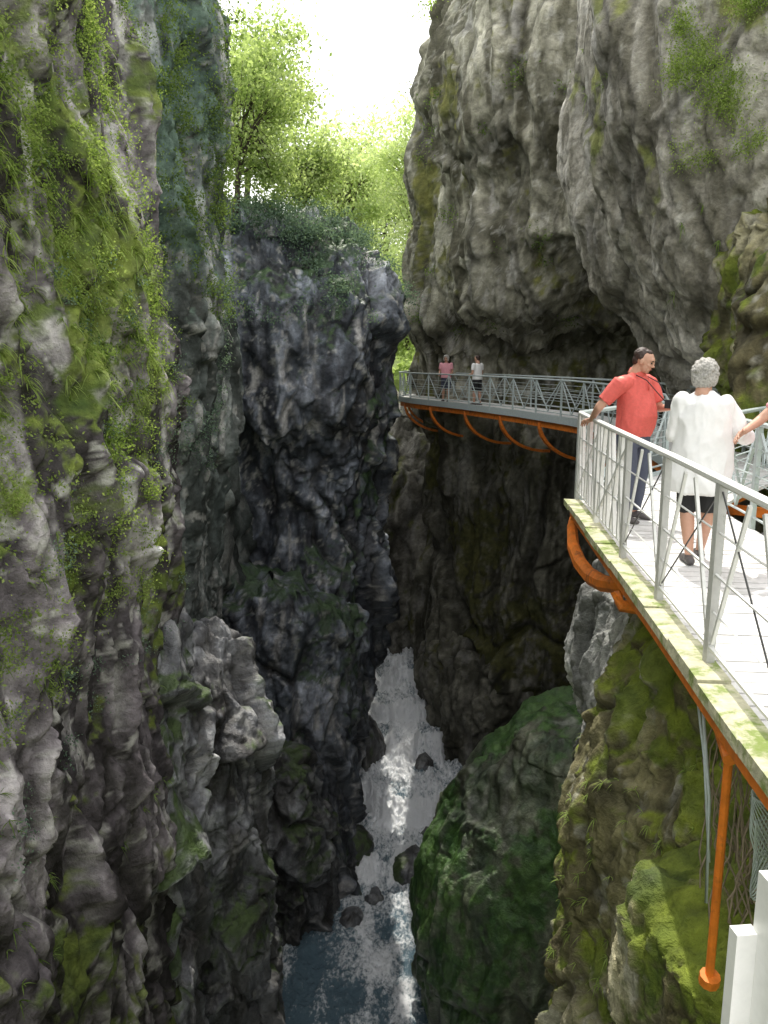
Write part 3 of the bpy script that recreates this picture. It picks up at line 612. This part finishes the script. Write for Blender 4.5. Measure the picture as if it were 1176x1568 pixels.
b.loft([(0,.0,.84,.185,.15),(0,.02,.93,.19,.17),(0,.035,1.03,.188,.18),(0,.02,1.15,.185,.16),(0,0,1.27,.19,.135),(0,-.005,1.36,.17,.105),(0,0,1.41,.11,.08),(0,.01,1.44,.075,.07)])
b.cap((-.16,-.005,1.35),(-.21,-.01,1.34),.075,.075);b.cap((.16,-.005,1.35),(.21,-.01,1.34),.075,.075)
for s_,e_ in((shL,elL),(shR,elR)):
    q=lerp3(s_,e_,.78);b.tube([s_,lerp3(s_,e_,.4),q],[.074,.071,.070],14)
b.blob('polo_shirt',M_red,mn,.010,2,.02,6)
b=B();b.tube([(0,.0,1.425),(0,.015,1.475)],[.088,.074],16);b.tube([(.0,.14,1.39),(.0,.15,1.28)],.008,6);b.obj('collar',[M_red],mn,True)
b=B();b.loft([(0,0,.74,.17,.13),(0,0,.86,.178,.14),(0,0,.96,.17,.135)])
for h,k,a_ in((hipL,kL,aL),(hipR,kR,aR)):b.tube([h,k,lerp3(k,a_,.95)],[.105,.082,.066],16)
b.blob('trousers',M_greyc,mn,.012,3,.01,8)
shoe(mn,aL,.1);shoe(mn,aR,-.1)
head(mn,(0,.085,1.555),.35,.35,'short',M_hairD,1.0)
b=B();b.bar((.0,.40,1.12),(.0,.40,1.20),.11,.05);b.tube([(.0,.41,1.16),(.0,.47,1.15)],.034,14);b.tube([(.06,.38,1.18),(.12,.2,1.38),(.05,-.06,1.46),(-.08,-.02,1.45),(-.09,.2,1.35),(-.05,.37,1.18)],.005,5)
b.obj('camera_in_hand',[M_black],mn,False)

wm=empty('woman',(2.46,6.3,0),math.radians(-8))
b=B()
hL,hR=(-.085,0,.78),(.085,0,.78);kL,kR=(-.075,.03,.43),(.085,.0,.43);aL,aR=(-.06,-.09,.09),(.07,.12,.07)
leg(b,hL,kL,aL,(.085,.056,.035));leg(b,hR,kR,aR,(.085,.056,.035))
shL,shR=(-.155,0,1.25),(.155,0,1.25);elL,wrL=(-.205,.05,1.0),(-.08,.24,.97);elR,wrR=(.27,.03,1.04),(.38,.20,.97)
for s_,e_,w_ in((shL,elL,wrL),(shR,elR,wrR)):
    b.cap(s_,e_,.044,.036);b.cap(e_,w_,.036,.024)
b.loft([(0,0,.78,.14,.11),(0,0,1.0,.13,.1),(0,0,1.24,.12,.09)]);b.cap((0,0,1.25),(0,.02,1.37),.05,.05)
b.blob('body',M_skin,wm,.011,3)
b=B();hand(b,wrL,(.3,.9,0),(.8,0,.5),curl=.5,s=.92);hand(b,wrR,(.45,.85,-.1),(-.6,0,.7),curl=.5,s=.92);b.obj('hands',[M_skin],wm,True)
b=B()
b.loft([(0,.0,.57,.228,.172),(0,0,.70,.226,.17),(0,0,.85,.218,.162),(0,0,1.0,.205,.148),(0,0,1.14,.196,.138),(0,0,1.24,.172,.118),(0,.0,1.30,.115,.085),(0,.01,1.345,.07,.066)])
for s_,e_,w_ in((shL,elL,wrL),(shR,elR,wrR)):
    b.cap(s_,e_,.066,.055);b.tube([e_,lerp3(e_,w_,.5),lerp3(e_,w_,.93)],[.055,.05,.047],14);b.ell(e_,(.055,)*3)
b.blob('white_jacket',M_coat,wm,.010,2,.032,5)
b=B();b.loft([(0,0,.62,.16,.13),(0,0,.8,.16,.13)])
for h,k in((hL,kL),(hR,kR)):b.tube([h,lerp3(h,k,1.08)],[.095,.075],16)
b.blob('shorts',M_black,wm,.011,2,.004,9)
shoe(wm,aL,.05,M_shoe);shoe(wm,aR,-.1,M_shoe)
head(wm,(0,.03,1.455),-.5,.15,'bob',M_hairG,.95)

wp=empty('woman',(3.2,6.1,0),math.radians(150))
def simple(parent,top,bottom,hairm,hair,fine=False,arm=None,long=False):
    b=B();hL,hR=(-.09,0,.82),(.09,0,.82);kL,kR=(-.1,.03,.45),(.1,-.01,.45);aL,aR=(-.1,.03,.08),(.11,-.05,.08)
    leg(b,hL,kL,aL);leg(b,hR,kR,aR)
    shL,shR=(-.18,0,1.31),(.18,0,1.31);eL,wL=(-.24,.0,1.04),(-.2,.2,.98);eR,wR=arm or ((.24,.0,1.04),(.2,.2,.98))
    for s_,e_,w_ in((shL,eL,wL),(shR,eR,wR)):b.cap(s_,e_,.048,.039);b.cap(e_,w_,.039,.026)
    b.loft([(0,0,.8,.14,.11),(0,0,1.05,.13,.1),(0,0,1.3,.12,.09)]);b.cap((0,0,1.3),(0,.02,1.43),.055,.052)
    b.blob('body',M_skin,parent,.014,3)
    b=B();hand(b,wL,(.1,.9,-.2),(1,0,.2),curl=.5);hand(b,wR,tuple(np.array(wR)-np.array(eR)),(-.5,0,.8),curl=.4);b.obj('hands',[M_skin],parent,True)
    b=B();z0=.62 if long else .84
    b.loft([(0,0,z0,.2,.15),(0,0,1.0,.175,.14),(0,0,1.2,.185,.13),(0,0,1.31,.16,.1),(0,0,1.37,.08,.07)])
    for s_,e_ in((shL,eL),(shR,eR)):b.cap(s_,lerp3(s_,e_,.1),.07,.07);b.tube([s_,lerp3(s_,e_,.6)],[.068,.062],12)
    b.blob('shirt',top,parent,.014,3,.006,9)
    b=B();b.loft([(0,0,.7,.16,.13),(0,0,.88,.165,.13)])
    for h_,k in((hL,kL),(hR,kR)):b.tube([h_,lerp3(h_,k,.95)],[.10,.085],14)
    b.blob('shorts',bottom,parent,.014,2,.004,9)
    shoe(parent,aL,.05);shoe(parent,aR,-.05)
    head(parent,(0,.03,1.52),0,.1,hair,hairm,1,fine)
simple(wp,M_pink,M_pink,M_hairD,'bob',arm=((.36,.10,1.12),(.44,.33,1.05)),long=True)
def pl(y,off):
    s=sof(y);p=pout(s)+nrm(s)*off;return (p[0],p[1],0)
m2=empty('man',pl(27.4,.3),math.radians(40));simple(m2,M_coat,M_black,M_hairD,'short')
m3=empty('woman',pl(29.4,.3),math.radians(160));simple(m3,M_pink,M_greyc,M_hairG,'bob')
print('people',time.time()-T0)

# ------------------------------------------------------------------ light, sky, camera
Sd=Vector((.0,.50,.86)).normalized();el=math.asin(Sd.z);rot=math.atan2(Sd.x,Sd.y)
w=bpy.data.worlds.new('World');scene.world=w;w.use_nodes=True;nt=w.node_tree;nt.nodes.clear();q=N(nt)
sky=q.n('TexSky',sky_type='NISHITA');sky.sun_disc=False;sky.sun_elevation=el;sky.sun_rotation=rot;sky.dust_density=3;sky.air_density=1
g=q.n('TexCoord').outputs['Generated'];cl=q.noise(q.map(g,(1,1,2.5)),1.6,5,.55,.3)
c=q.mix(q.rng(cl,.2,.6,.7,.95),sky.outputs[0],(15.4,15.3,15.2))
bg=q.n('Background');bg.inputs[1].default_value=.14;q.l(c,bg.inputs[0]);o=q.n('OutputWorld');q.l(bg.outputs[0],o.inputs[0])
sl=bpy.data.lights.new('sun','SUN');sl.energy=4.5;sl.angle=math.radians(.6);sl.color=(1,.95,.85);so=bpy.data.objects.new('sun',sl);so.rotation_euler=(-Sd).to_track_quat('-Z','Y').to_euler();scene.collection.objects.link(so)
cd=bpy.data.cameras.new('camera');cd.sensor_fit='VERTICAL';cd.sensor_height=24;cd.lens=19.13;cd.clip_end=2000;cd.clip_start=.05
co=bpy.data.objects.new('camera',cd);co.location=(0,0,1.6);co.rotation_euler=(math.radians(79.2),0,0);scene.collection.objects.link(co);scene.camera=co
scene.view_settings.view_transform='Standard';scene.view_settings.look='None';scene.view_settings.exposure=0
print('total',time.time()-T0)
